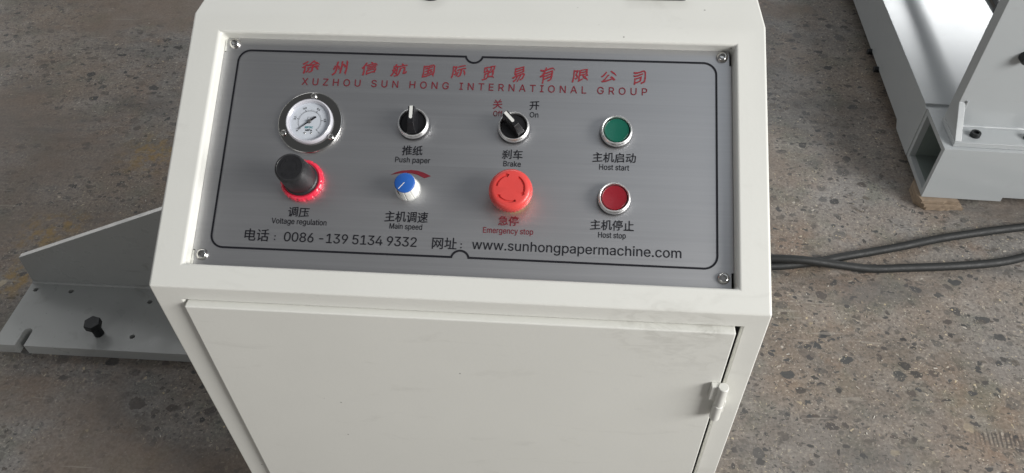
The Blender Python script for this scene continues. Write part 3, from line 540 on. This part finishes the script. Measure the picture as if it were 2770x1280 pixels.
TITLE = [('徐',0.1122,0.1296,0.2189,0.2335),('州',0.1428,0.1577,0.2175,0.2348),('信',0.172,0.1874,0.2188,0.2337),('航',0.2009,0.2169,0.2185,0.2331),
('国',0.232,0.2443,0.2183,0.2328),('际',0.2607,0.2748,0.2187,0.2331),('贸',0.291,0.3034,0.2171,0.2337),('易',0.3203,0.3324,0.2163,0.2336),
('有',0.3469,0.3611,0.2156,0.2333),('限',0.3779,0.3935,0.218,0.2329),('公',0.4059,0.4207,0.2191,0.2317),('司',0.437,0.4486,0.2176,0.233)]
for i, (s, a, b, c, d) in enumerate(TITLE):
    hanzi(s, a, b, c+0.0006, d, 'title_character', RED_INK, plate, bold=0.00019, rise=0.16, slant=0.10, brush=0.11)
latin('XUZHOU SUN HONG INTERNATIONAL GROUP', 0.1140, 0.4500, 0.2074, 0.0072, 'lettering', RED_INK_DARK, plate, spaced=True)
for s, a, b, c, d, m in [('推纸',0.2198,0.2393,0.1382,0.1484,INK),('刹车',0.3154,0.3346,0.1381,0.1478,INK),('主机启动',0.4004,0.4406,0.1384,0.1484,INK),
    ('调压',0.1174,0.1373,0.0733,0.083,INK),('主机调速',0.2095,0.2499,0.0725,0.0832,INK),('急停',0.3158,0.3344,0.0733,0.0828,RED_INK_DARK),('主机停止',0.4005,0.44,0.073,0.083,INK),
    ('关',0.3035,0.3125,0.1886,0.1985,RED_INK_DARK),('开',0.3388,0.3478,0.1886,0.1978,INK),('电话',0.0788,0.1019,0.0486,0.0603,INK),('网址',0.256,0.2787,0.0486,0.0597,INK)]:
    big = s in ('电话', '网址')
    hanzi(s, a, b, c, d, 'lettering', m, plate, bold=0.00010 if not big else 0.00008, rise=0.0 if big else 0.09)
for cx in (0.1078, 0.2829):
    for cy in (0.0508, 0.0542):
        bm = lathe([(0, 0), (0.00065, 0), (0.00065, 0.00005), (0, 0.00005)], 16); obj('lettering', bm, INK, plate, at(cx, cy, 0.0003))
for s, a, b, v, cap, m, sp in [('Push paper',0.2140,0.2474,0.1312,0.0053,INK,0),('Brake',0.3171,0.3335,0.1311,0.0052,INK,0),('Host start',0.4069,0.4346,0.1313,0.0053,INK,0),
    ('Voltage regulation',0.1026,0.155,0.0663,0.0053,INK,0),('Main speed',0.2148,0.2453,0.0660,0.0052,INK,0),('Emergency stop',0.3022,0.3484,0.0659,0.0053,RED_INK_DARK,0),
    ('Host stop',0.4080,0.4329,0.0660,0.0052,INK,0),('Off',0.3043,0.313,0.1812,0.0053,RED_INK_DARK,0),('On',0.3393,0.3475,0.1812,0.0053,INK,0),
    ('0086 -139 5134 9332',0.1164,0.2415,0.0496,0.0089,INK,1),('www.sunhongpapermachine.com',0.2930,0.4831,0.0500,0.0089,INK,1)]:
    latin(s, a, b, v, cap, 'lettering', m, plate, spaced=bool(sp))
arc = [(0.2109,0.1183),(0.2161,0.1212),(0.2216,0.1229),(0.2302,0.1239),(0.2364,0.1234),(0.2429,0.1215),(0.2495,0.1185),(0.2434,0.1162),(0.2363,0.1195),(0.2307,0.1206),(0.2262,0.1209),(0.2208,0.1206),(0.2173,0.1198)]
bm = bmesh.new(); prism(bm, arc[::-1], 0, 0.00005); obj('speed_arc', bm, RED_INK_DARK, plate, at(0, 0, 0.0003))

# button-head socket screws of the plate
def screw(name, r, u, v, h, parent, rot, hexr=0.5):
    a = lathe([(0, 0), (r, 0), (r, r*0.12), (r*0.93, r*0.36), (r*0.76, r*0.58), (r*0.55, r*0.70), (0, r*0.72)], 32)
    k = bmesh.new(); prism(k, [(hexr*r*math.cos(i*PI/3), hexr*r*math.sin(i*PI/3)) for i in range(6)], r*0.2, r*1.2)
    return obj(name, cut(a, [k]), CHROME, parent, at(u, v, h, rot), smooth=35)
for i, (u, v) in enumerate([(0.0415, 0.2492), (0.5207, 0.2490), (0.5203, 0.0331), (0.0413, 0.0335)]):
    screw('panel_screw', 0.0056, u, v, 0.0, con, 0.3+i*0.7)

# ---- pressure gauge
GU, GV = 0.1283, 0.1673
fl_prof = [(0.0217, 0), (0.0305, 0), (0.0309, 0.0006), (0.0309, 0.0022), (0.0303, 0.0030), (0.0217, 0.0030), (0.0217, 0)]
gauge = obj('pressure_gauge', lathe(fl_prof, 96), FLANGE, con, at(GU, GV, 0.0005), smooth=30)
obj('flange_edge', lathe([(0.0302, 0), (0.0311, 0), (0.03125, 0.0008), (0.03125, 0.0024), (0.0309, 0.0031), (0.0303, 0.0032), (0.0302, 0.0028), (0.0302, 0)], 96), CHROME, gauge, at(GU, GV, 0.0003), smooth=60)
obj('gauge_rim', lathe([(0.0192, 0.0032), (0.0228, 0.0032), (0.0228, 0.0062), (0.0224, 0.0078), (0.0214, 0.0086), (0.0205, 0.0082), (0.0200, 0.0070), (0.0192, 0.0064), (0.0192, 0.0032)], 96), RIM, gauge, at(GU, GV, 0), smooth=50)
obj('dial_face', lathe([(0, 0.0035), (0.0196, 0.0035), (0.0196, 0.0046), (0, 0.0046)], 64), DIAL, gauge, at(GU, GV, 0), smooth=30)
obj('gauge_lens', lathe([(0, 0.0079), (0.012, 0.0077), (0.0200, 0.0070), (0.0200, 0.0076), (0.012, 0.0083), (0, 0.0085)], 64), GLASS, gauge, at(GU, GV, 0), smooth=60)
bm = bmesh.new(); A0, STEP = 221, 53.6
for i in range(51):
    t = math.radians(A0-i*STEP/10); major = i % 10 == 0; mid = i % 5 == 0
    ra, rb, w = 0.0108, (0.0131 if major else 0.0124 if mid else 0.0120), (0.00022 if major else 0.00008)
    M = Matrix.Rotation(t, 4, 'Z'); box(bm, ra, rb, -w, w, 0.0047, 0.00475, M)
ring = [(0.01075, 0.0047), (0.0109, 0.0047), (0.0109, 0.00475), (0.01075, 0.00475)]
for i in range(60):
    t0 = math.radians(A0-i*5*STEP/60); t1 = math.radians(A0-(i+1)*5*STEP/60)
    q = [bm.verts.new((r*math.cos(t), r*math.sin(t), 0.00474)) for t in (t0, t1) for r in (0.01072, 0.01088)]
    bm.faces.new((q[0], q[1], q[3], q[2]))
obj('dial_marks', bm, INK, gauge, at(GU, GV, 0))
for i, s in enumerate(['0', '0.2', '0.4', '0.6', '0.8', '1']):
    t = A0-i*STEP; tr = math.radians(t); wd = 0.0032 if len(s) > 1 else 0.0009
    M = at(GU, GV, 0.0048) @ Matrix.Rotation(tr-PI/2, 4, 'Z') @ Matrix.Translation((-wd/2, 0.0140 if i else 0.0136, 0))
    latin(s, 0, wd, 0, 0.0019, 'dial_lettering', INK, gauge, M=M)
latin('MPa', -0.0031, 0.0031, 0, 0.0021, 'dial_lettering', INK, gauge, M=at(GU-0.0028, GV-0.0098, 0.0048))
latin('AIRTAC', -0.004, 0.004, 0, 0.0020, 'dial_lettering', TEAL_INK, gauge, M=at(GU-0.0040, GV-0.0068, 0.0048))
bm = bmesh.new()
prism(bm, [(-0.0022, 0.0045), (0.0020, 0.0045), (0.0026, 0.0048), (-0.0026, 0.0048)], 0.0048, 0.00484)
prism(bm, [(-0.0024, 0.0030), (-0.0018, 0.0030), (-0.0018, 0.0042), (-0.0024, 0.0042)], 0.0048, 0.00484)
prism(bm, [(0.0000, 0.0030), (0.0022, 0.0030), (0.0022, 0.0033), (0.0000, 0.0033)], 0.0048, 0.00484)
obj('dial_emblem', bm, INK, gauge, at(GU, GV, 0))
bm = bmesh.new()
prism(bm, [(-0.0042, -0.0008), (0.0, -0.0007), (0.0135, -0.00015), (0.0135, 0.00015), (0.0, 0.0007), (-0.0042, 0.0008), (-0.0078, 0.0009), (-0.0078, -0.0009)], 0.0056, 0.0060)
obj('needle', bm, INK, gauge, at(GU, GV, 0, math.radians(219)))
obj('needle_hub', lathe([(0, 0.0050), (0.0019, 0.0050), (0.0019, 0.0064), (0.0015, 0.0068), (0, 0.0069)], 24), simple('hub_grey', (0.10, 0.10, 0.10), 0.35), gauge, at(GU, GV, 0), smooth=40)
for dx in (-0.0033, 0.0030):
    obj('dial_screw', lathe([(0, 0.0046), (0.0010, 0.0046), (0.0009, 0.0050), (0.0005, 0.0053), (0, 0.0054)], 16), CHROME, gauge, at(GU+dx, GV-0.0117, 0), smooth=60)
for a in (88, 207, 327):
    t = math.radians(a); screw('gauge_screw', 0.0033, GU+0.0268*math.cos(t), GV+0.0268*math.sin(t), 0.0035, gauge, a, 0.42)

# ---- pressure regulator knob
RU, RV = 0.1279, 0.1084
def gear(r, h, t):
    return r if r < 0.0190 else r+0.0003*(1 if math.sin(t*16) > -0.6 else -1.0)
reg = obj('regulator_knob', lathe([(0, 0.006), (0.0163, 0.006), (0.0163, 0.0090), (0.0157, 0.0098), (0.0150, 0.0102), (0.0150, 0.0112), (0.0148, 0.0200), (0.0142, 0.0370), (0.0139, 0.0392), (0.0131, 0.0408), (0.0118, 0.0413), (0.0114, 0.0410), (0, 0.0409)], 72), BLACK_SOFT, con, at(RU, RV, 0), smooth=35)
obj('lock_ring', lathe([(0.0150, 0), (0.0200, 0), (0.0203, 0.0008), (0.0203, 0.0042), (0.0196, 0.0058), (0.0184, 0.0066), (0.0176, 0.0068), (0.0168, 0.0062), (0.0150, 0.0062), (0.0150, 0)], 180, gear), RING_RED, reg, at(RU, RV, 0.0002), smooth=40)
bm = bmesh.new()
for k in range(3):
    t0 = math.radians(70+120*k)
    pts = []
    for rr, rng in ((0.0083, range(0, 9)), (0.0074, range(8, -1, -1))):
        for i in rng: t = t0-math.radians(i*8); pts.append((rr*math.cos(t), rr*math.sin(t)))
    prism(bm, pts, 0.0409, 0.0413)
    t = t0-math.radians(76); c = Vector((0.00785*math.cos(t), 0.00785*math.sin(t)))
    d = Vector((math.sin(t), -math.cos(t))); n = Vector((math.cos(t), math.sin(t)))
    prism(bm, [tuple(c+d*0.0016), tuple(c-d*0.001+n*0.0016), tuple(c-d*0.001-n*0.0016)], 0.0409, 0.0413)
obj('arrow_relief', bm, BLACK_SOFT, reg, at(RU, RV, 0))

# ---- 22 mm pilot devices
def bezel(name, u, v, label=None):
    o = obj(name, lathe([(0.0122, 0.0030), (0.0148, 0.0030), (0.0151, 0.0036), (0.0149, 0.0058), (0.0143, 0.0080), (0.0137, 0.0088), (0.0132, 0.0088), (0.0126, 0.0080), (0.0122, 0.0066), (0.0122, 0.0030)], 80), SATIN, con, at(u, v, 0), smooth=60)
    obj('gasket', lathe([(0.0118, 0.0), (0.0152, 0.0), (0.0154, 0.0008), (0.0152, 0.0032), (0.0118, 0.0032), (0.0118, 0.0)], 64), BLACK, o, at(u, v, 0), smooth=40)
    if label: o['label'] = label
    return o
def push_button(u, v, mat, label):
    o = bezel('push_button', u, v, label)
    obj('button_cap', lathe([(0, 0.003), (0.0117, 0.003), (0.0117, 0.0064), (0.0114, 0.0071), (0.0108, 0.0075), (0.0104, 0.0074), (0.0098, 0.0073), (0, 0.0073)], 64), mat, o, at(u, v, 0), smooth=40)
push_button(0.4216, 0.1683, GREEN, 'green push button in a satin metal bezel')
push_button(0.4212, 0.1025, RED, 'dark red push button in a satin metal bezel')
def lever_bm():
    bm = bmesh.new()
    side = [(0.0108, 0.0058), (0.0114, 0.0085), (0.0118, 0.0195), (0.0113, 0.0202), (-0.0050, 0.0202), (-0.0112, 0.0125), (-0.0119, 0.0058)]
    def hw(h): return 0.0047-(h-0.0058)/0.0144*0.0020
    a = [bm.verts.new((-hw(h), y, h)) for y, h in side]; b = [bm.verts.new((hw(h), y, h)) for y, h in side]
    bm.faces.new(a); bm.faces.new(b[::-1])
    for i in range(len(a)): j = (i+1) % len(a); bm.faces.new((a[i], b[i], b[j], a[j]))
    return bm
def selector(u, v, rot, label):
    o = bezel('selector_switch', u, v, label)
    obj('switch_disc', lathe([(0, 0.003), (0.0118, 0.003), (0.0118, 0.0056), (0.0113, 0.0062), (0, 0.0062)], 64), BLACK, o, at(u, v, 0), smooth=35)
    obj('lever', lever_bm(), BLACK, o, at(u, v, 0, rot), bev=0.0005)
    bm = bmesh.new(); pts = [(-0.0015, 0.0115), (-0.0015, 0.0004)]+[(0.0015*math.cos(t), 0.0004+0.0015*math.sin(t)) for t in [PI+PI*i/8 for i in range(1, 8)]]+[(0.0015, 0.0004), (0.0015, 0.0115)]
    prism(bm, pts, 0.0202, 0.02045)
    obj('pointer_line', bm, WHITE, o, at(u, v, 0, rot))
selector(0.2290, 0.1690, 0.02, 'selector switch with its black lever pointing straight up')
selector(0.3250, 0.1688, math.radians(43), 'selector switch with its black lever turned left to Off')

# ---- speed knob
KU, KV = 0.2291, 0.1050
def flute(r, h, t):
    k = abs(((t*10/(2*PI)) % 1)-0.5)
    return r-(0.0005 if k < 0.07 and 0.0 < h < 0.0185 else 0)
sk = obj('speed_knob', lathe([(0, 0.0008), (0.0112, 0.0008), (0.0112, 0.0022), (0.0107, 0.0030), (0.0098, 0.0180), (0.0095, 0.0186), (0, 0.0186)], 168, flute), WHITE, con, at(KU, KV, 0), smooth=30)
obj('knob_cap', lathe([(0, 0.0184), (0.0095, 0.0184), (0.0096, 0.0192), (0.0092, 0.0200), (0.0086, 0.0204), (0, 0.0204)], 64), BLUE, sk, at(KU, KV, 0), smooth=40)
bm = bmesh.new(); box(bm, 0.0, 0.0080, -0.00032, 0.00032, 0.0204, 0.02055)
obj('pointer_line', bm, WHITE, sk, at(KU, KV, 0, math.radians(231)))
bm = bmesh.new(); box(bm, 0.0098, 0.01035, -0.00045, 0.00045, 0.006, 0.0182)
obj('side_mark', bm, INK, sk, at(KU, KV, 0, math.radians(231)))
obj('washer', lathe([(0, 0), (0.0122, 0), (0.0122, 0.0006), (0, 0.0006)], 48), SATIN, sk, at(KU, KV, 0.0001), smooth=30)

# ---- emergency stop
EU, EV = 0.3268, 0.1012
def knurl(r, h, t):
    return r+(0.00028*math.sin(t*36) if 0.013 < h < 0.020 and r > 0.0185 else 0)
head = lathe([(0, 0.0125), (0.0170, 0.0125), (0.0186, 0.0135), (0.0194, 0.0155), (0.0198, 0.0185), (0.0199, 0.0205), (0.0197, 0.0225), (0.0190, 0.0248), (0.0178, 0.0265), (0.0162, 0.0275), (0.0145, 0.0278), (0, 0.0276)], 144, knurl)
def arrow(a0, a1, r=0.0125, w=0.0010, head_=0.0022):
    b = bmesh.new(); n = 14; o = []; i_ = []
    for k in range(n+1):
        t = math.radians(a0+(a1-a0)*k/n); o.append(((r+w)*math.cos(t), (r+w)*math.sin(t))); i_.append(((r-w)*math.cos(t), (r-w)*math.sin(t)))
    t = math.radians(a1); rad = Vector((math.cos(t), math.sin(t))); tan = Vector((math.sin(t), -math.cos(t)))
    tip = rad*r+tan*0.0026; pts = o+[tuple(rad*(r+head_)), tuple(tip), tuple(rad*(r-head_))]+i_[::-1]
    prism(b, pts, 0.0262, 0.030); return b
me = cut(head, [arrow(173, 108), arrow(58, -20), arrow(-64, -140)])
es = obj('emergency_stop_button', me, CORAL, con, at(EU, EV, 0), smooth=32)
es['label'] = 'big coral red mushroom stop button with three turning arrows'
obj('stem', lathe([(0.0, 0.0), (0.0150, 0.0), (0.0150, 0.0045), (0.0120, 0.0055), (0.0120, 0.0128), (0, 0.0128)], 48), simple('yellow_collar', (0.55, 0.36, 0.04), 0.4), es, at(EU, EV, 0.0002), smooth=35)

# ------------------------------------------------------------------ things on top of the console
TOPZ = TZ
o = obj('rubber_foot', lathe([(0, 0), (0.0105, 0), (0.0115, 0.002), (0.0110, 0.010), (0.009, 0.012), (0, 0.012)], 32), BLACK_SOFT, None, Matrix.Translation((0.2330, TY+0.0425, TOPZ+0.0002)), smooth=40)
tag(o, 'black rubber foot at the photo\'s top edge, on the console top', 'rubber foot')
bm = bmesh.new(); box(bm, 0.4270, 0.4880, TY+0.0420, TY+0.105, TOPZ+0.0004, TOPZ+0.010)
o = obj('mounting_pad', bm, simple('mid_grey_plastic', (0.13, 0.13, 0.13), 0.5), None, bev=0.002)
tag(o, 'flat grey pad on the console top, above the right push buttons', 'mounting pad')

# ------------------------------------------------------------------ left machine bracket
br_ = empty('machine_bracket', (-0.43, 0.47, 0), 'grey steel machine bracket with upright gusset and jacking bolt, left of the console', 'machine bracket')
PX0, PX1, PY0, PY1, PZ = -0.729, -0.12, 0.391, 0.563, 0.025
bm = bmesh.new(); box(bm, PX0, PX1, PY0, PY1, 0.0, PZ)
cs = []
k = bmesh.new(); sl = [(-0.6835, 0.35), (-0.6655, 0.35), (-0.6655, 0.424)]+[(-0.6745+0.009*math.cos(t), 0.424+0.009*math.sin(t)) for t in [PI*i/10 for i in range(1, 10)]]+[(-0.6835, 0.424)]
prism(k, sl, -0.01, 0.05); cs.append(k)
for hx_, hy_ in ((-0.712, 0.531), (-0.636, 0.531), (-0.460, 0.514), (-0.460, 0.426), (-0.30, 0.531)):
    k = lathe([(0, -0.01), (0.0052, -0.01), (0.0052, 0.04), (0, 0.04)], 20); bmesh.ops.translate(k, vec=(hx_, hy_, 0), verts=k.verts[:]); cs.append(k)
me = cut(bm, cs)
pl = obj('base_plate', me, GREY_PAINT_2, br_, bev=0.0012)
def gz(x): return 0.101+(x+0.723)*0.438
bm = bmesh.new()
gp = [(-0.729, PZ), (PX1, PZ), (PX1, gz(PX1)), (-0.7235, gz(-0.7235))]
a = [bm.verts.new((x, 0.551, z)) for x, z in gp]; b = [bm.verts.new((x, 0.563, z)) for x, z in gp]
bm.faces.new(a); bm.faces.new(b[::-1])
for i in range(4): bm.faces.new((a[i], a[(i+1) % 4], b[(i+1) % 4], b[i]))
obj('gusset', bm, GREY_PAINT_2, br_, bev=0.0010)
bm = bmesh.new(); n = 150
tube(bm, [(-0.727+i*(PX1+0.727)/n, 0.5505, PZ) for i in range(n+1)], 0.004, 8, lambda i: 0.0042+0.0013*noise.noise(Vector((i*0.55, 0, 0))))
obj('weld_bead', bm, GREY_PAINT_2, br_, smooth=60)
bx, by = -0.528, 0.428
jb = obj('jacking_bolt', lathe([(0, PZ-0.01), (0.0088, PZ-0.01)]+[(0.0088+0.0005*(i % 2), PZ-0.009+i*0.0011) for i in range(28)]+[(0.0088, 0.052), (0, 0.052)], 24), BOLT, br_, Matrix.Translation((bx, by, 0)), smooth=50)
hxm = [(0.0168*math.cos(PI/6+i*PI/3), 0.0168*math.sin(PI/6+i*PI/3)) for i in range(6)]
bm = bmesh.new(); prism(bm, hxm, 0.050, 0.0635)
obj('bolt_head', bm, BOLT, jb, Matrix.Translation((bx, by, 0)) @ Matrix.Rotation(0.3, 4, 'Z'), bev=0.0015)

# ------------------------------------------------------------------ right machine frame
MM = Matrix.Translation((1.181, 0.916, 0)) @ Matrix.Rotation(-math.radians(2.1), 4, 'Z')
mf_ = empty('welded_machine', (1.45, 1.3, 0), 'light grey welded machine frame standing on packing, right of the console', 'machine')
zb, zt, wl_ = 0.030, 0.169, 0.012
bm = bmesh.new()
def hollow(bm, x0, x1, y0, y1, z0, z1, t):
    oo = [(y0, z0), (y1, z0), (y1, z1), (y0, z1)]; ii = [(y0+t, z0+t), (y1-t, z0+t), (y1-t, z1-t), (y0+t, z1-t)]
    R = [[bm.verts.new((x, y, z)) for y, z in pts] for x in (x0, x1) for pts in (oo, ii)]
    for i in range(4):
        j = (i+1) % 4
        bm.faces.new((R[0][i], R[0][j], R[1][j], R[1][i])); bm.faces.new((R[2][i], R[2][j], R[3][j], R[3][i]))
        bm.faces.new((R[0][i], R[0][j], R[2][j], R[2][i])); bm.faces.new((R[1][i], R[1][j], R[3][j], R[3][i]))
hollow(bm, 0.0, 1.3, 0.0, 0.143, zb, zt, wl_)
k = bmesh.new(); prism(k, [(0.172, -0.02), (1.4, -0.02), (1.4, 0.1425), (0.158, 0.1425)], 0.0, zb+0.0115)
cb = obj('cross_beam', cut(bm, [k]), GREY_PAINT, mf_, MM, bev=0.0016)
bm = bmesh.new(); box(bm, 0.20, 0.202, 0.013, 0.130, zb+0.013, zt-0.013)
obj('tube_baffle', bm, GREEN_TUBE, mf_, MM)
bm = bmesh.new(); box(bm, 0.013, 0.20, 0.0125, 0.1305, zb+0.0125, zb+0.0135); box(bm, 0.013, 0.20, 0.129, 0.1305, zb+0.014, zt-0.013); box(bm, 0.013, 0.20, 0.0125, 0.0140, zb+0.014, zt-0.013)
obj('tube_lining', bm, GREEN_TUBE, mf_, MM)
bm = bmesh.new()
prof = [(0.1435, zb), (0.245, zb), (0.262, 0.046), (3.2, 0.046), (3.2, 0.1715), (0.158, 0.1715), (0.158, 0.1665), (0.1435, 0.1665)]
a = [bm.verts.new((-0.002, y, z)) for y, z in prof]; b = [bm.verts.new((0.62, y, z)) for y, z in prof]
bm.faces.new(a); bm.faces.new(b[::-1])
for i in range(len(a)): j = (i+1) % len(a); bm.faces.new((a[i], b[i], b[j], a[j]))
obj('side_beam', bm, GREY_PAINT, mf_, MM, bev=0.0015)
for y in (0.48, 0.565):
    bm = bmesh.new(); prism(bm, [(0.009*math.cos(i*PI/3), 0.009*math.sin(i*PI/3)) for i in range(6)], -0.012, 0.004)
    obj('small_bolt', bm, BOLT, mf_, MM @ Matrix.Translation((-0.001, y, 0.044)) @ Matrix.Rotation(PI/2, 4, 'Y'), bev=0.001)
bm = bmesh.new(); box(bm, 0.018, 1.2, 0.010, 0.100, zt+0.0003, zt+0.012)
obj('base_flange', bm, GREY_PAINT, mf_, MM, bev=0.0012)
prof = [(0.0115, zt+0.0125), (0.099, zt+0.0125), (0.099, 1.149), (0.070, 1.149), (0.0678, 0.245)]
bm = bmesh.new(); a = [bm.verts.new((0.0185, y, z)) for y, z in prof]; b = [bm.verts.new((0.0325, y, z)) for y, z in prof]
bm.faces.new(a); bm.faces.new(b[::-1])
for i in range(5): j = (i+1) % 5; bm.faces.new((a[i], b[i], b[j], a[j]))
obj('side_plate', bm, GREY_PAINT, mf_, MM, bev=0.0014)
bm = bmesh.new(); box(bm, 0.0188, 1.1, 0.0672, 0.0985, zt+0.0125, 1.15)
obj('front_plate', bm, GREY_PAINT, mf_, MM, bev=0.0014)
bm = bmesh.new(); tube(bm, [(0.034+i*0.008, 0.0672, zt+0.0130) for i in range(120)], 0.004, 8, lambda i: 0.0042+0.0012*noise.noise(Vector((i*0.6, 5, 0))))
tube(bm, [(0.0345, 0.066, zt+0.014+i*0.006) for i in range(12)], 0.003, 8, lambda i: 0.0032+0.001*noise.noise(Vector((i*0.6, 15, 0))))
obj('weld_bead', bm, GREY_PAINT, mf_, MM, smooth=60)
for x in (0.066, 0.176):
    b_o = obj('bolt', lathe([(0, 0), (0.0105, 0), (0.0105, 0.0085), (0.0098, 0.0095), (0.006, 0.0095), (0.006, 0.005), (0, 0.005)], 32), BOLT, mf_, MM @ Matrix.Translation((x, 0.036, zt+0.0125)), smooth=35)
bm = lathe([(0, 0), (0.012, 0), (0.012, 0.016), (0.010, 0.020), (0, 0.020)], 32)
obj('black_plug', bm, BOLT, mf_, MM @ Matrix.Translation((0.100, 0.068, 0.362)) @ Matrix.Rotation(PI/2, 4, 'X'), smooth=35)
bm = bmesh.new(); tube(bm, [(0.172, 0.36+i*0.2, 0.30) for i in range(10)], 0.020, 32)
obj('shaft', bm, simple('oily_steel', (0.25, 0.25, 0.25), 0.18, 1.0), mf_, MM, smooth=40)

# plywood packing under the frame's near left foot
pk = empty('packing_block', (1.22, 0.95, 0), 'stack of splintered plywood packing under the frame corner', 'packing block')
rnd = random.Random(3)
for i in range(3):
    z0 = 0.0004+i*0.0098; pts = []
    for q in range(13): pts.append((1.196-0.008*i+0.006*q, 0.9035-0.002*(i == 1)+0.0014*rnd.uniform(-1, 1)+0.0025*(q > 8)*(i != 1)))
    xr = 1.262+0.008*(2-i)
    pts = [p for p in pts if p[0] < xr-0.003]+[(xr, 0.905), (xr-0.005, 0.925), (xr, 0.99), (1.19, 0.99), (1.178, 0.97), (1.175, 0.925)]
    bm = bmesh.new(); prism(bm, pts, z0, z0+0.0086)
    obj('plywood_layer', bm, WOOD, pk, bev=0.0006)

# ------------------------------------------------------------------ cables behind the console
def cable(pts, label, r=0.0088):
    c = catmull([(x, y, z) for x, y, z in pts], 12)
    bm = bmesh.new(); tube(bm, c, r, 20)
    o = obj('power_cable', bm, RUBBER, None, smooth=60); tag(o, label, 'cable', 'black cables on the floor')
R0 = 0.0090
cable([(0.20, 0.735, R0), (0.50, 0.724, R0), (0.72, 0.716, R0+0.006), (0.826, 0.7105, R0+0.016), (0.886, 0.7075, R0+0.018), (0.953, 0.706, R0+0.010), (1.027, 0.707, R0+0.001), (1.105, 0.715, R0), (1.197, 0.725, R0), (1.29, 0.740, R0), (1.356, 0.760, R0), (1.45, 0.80, R0), (1.65, 0.90, R0)], 'lower black rubber cable, lying over the other where both leave the console')
cable([(0.20, 0.690, R0), (0.50, 0.692, R0), (0.72, 0.696, R0), (0.826, 0.703, R0), (0.880, 0.712, R0), (0.930, 0.7245, R0), (0.975, 0.7385, R0), (1.024, 0.752, R0), (1.109, 0.777, R0), (1.195, 0.805, R0), (1.28, 0.827, R0), (1.352, 0.844, R0), (1.45, 0.862, R0), (1.65, 0.88, R0)], 'upper black rubber cable that runs off towards the machine frame')

# ------------------------------------------------------------------ litter on the floor
lit = bmesh.new(); rnd = random.Random(11)
for k in range(46):
    if k < 26: x, y = rnd.uniform(0.75, 1.5), rnd.uniform(0.3, 0.9)
    else: x, y = rnd.uniform(-1.2, -0.3), rnd.uniform(0.2, 1.6)
    if -0.76 < x < -0.1 and 0.36 < y < 0.6: continue
    if 0.68 < y < 0.80+0.3*max(0, x-0.9): continue
    a = rnd.uniform(0, PI); ln = rnd.uniform(0.002, 0.007); w = rnd.uniform(0.0006, 0.0018)
    box(lit, -ln/2, ln/2, -w/2, w/2, 0.0006, 0.0014, Matrix.Translation((x, y, 0)) @ Matrix.Rotation(a, 4, 'Z'))
o = obj('floor_litter', lit, SCRAP); o['kind'] = 'stuff'; o['label'] = 'tiny pale scraps scattered over the concrete floor'
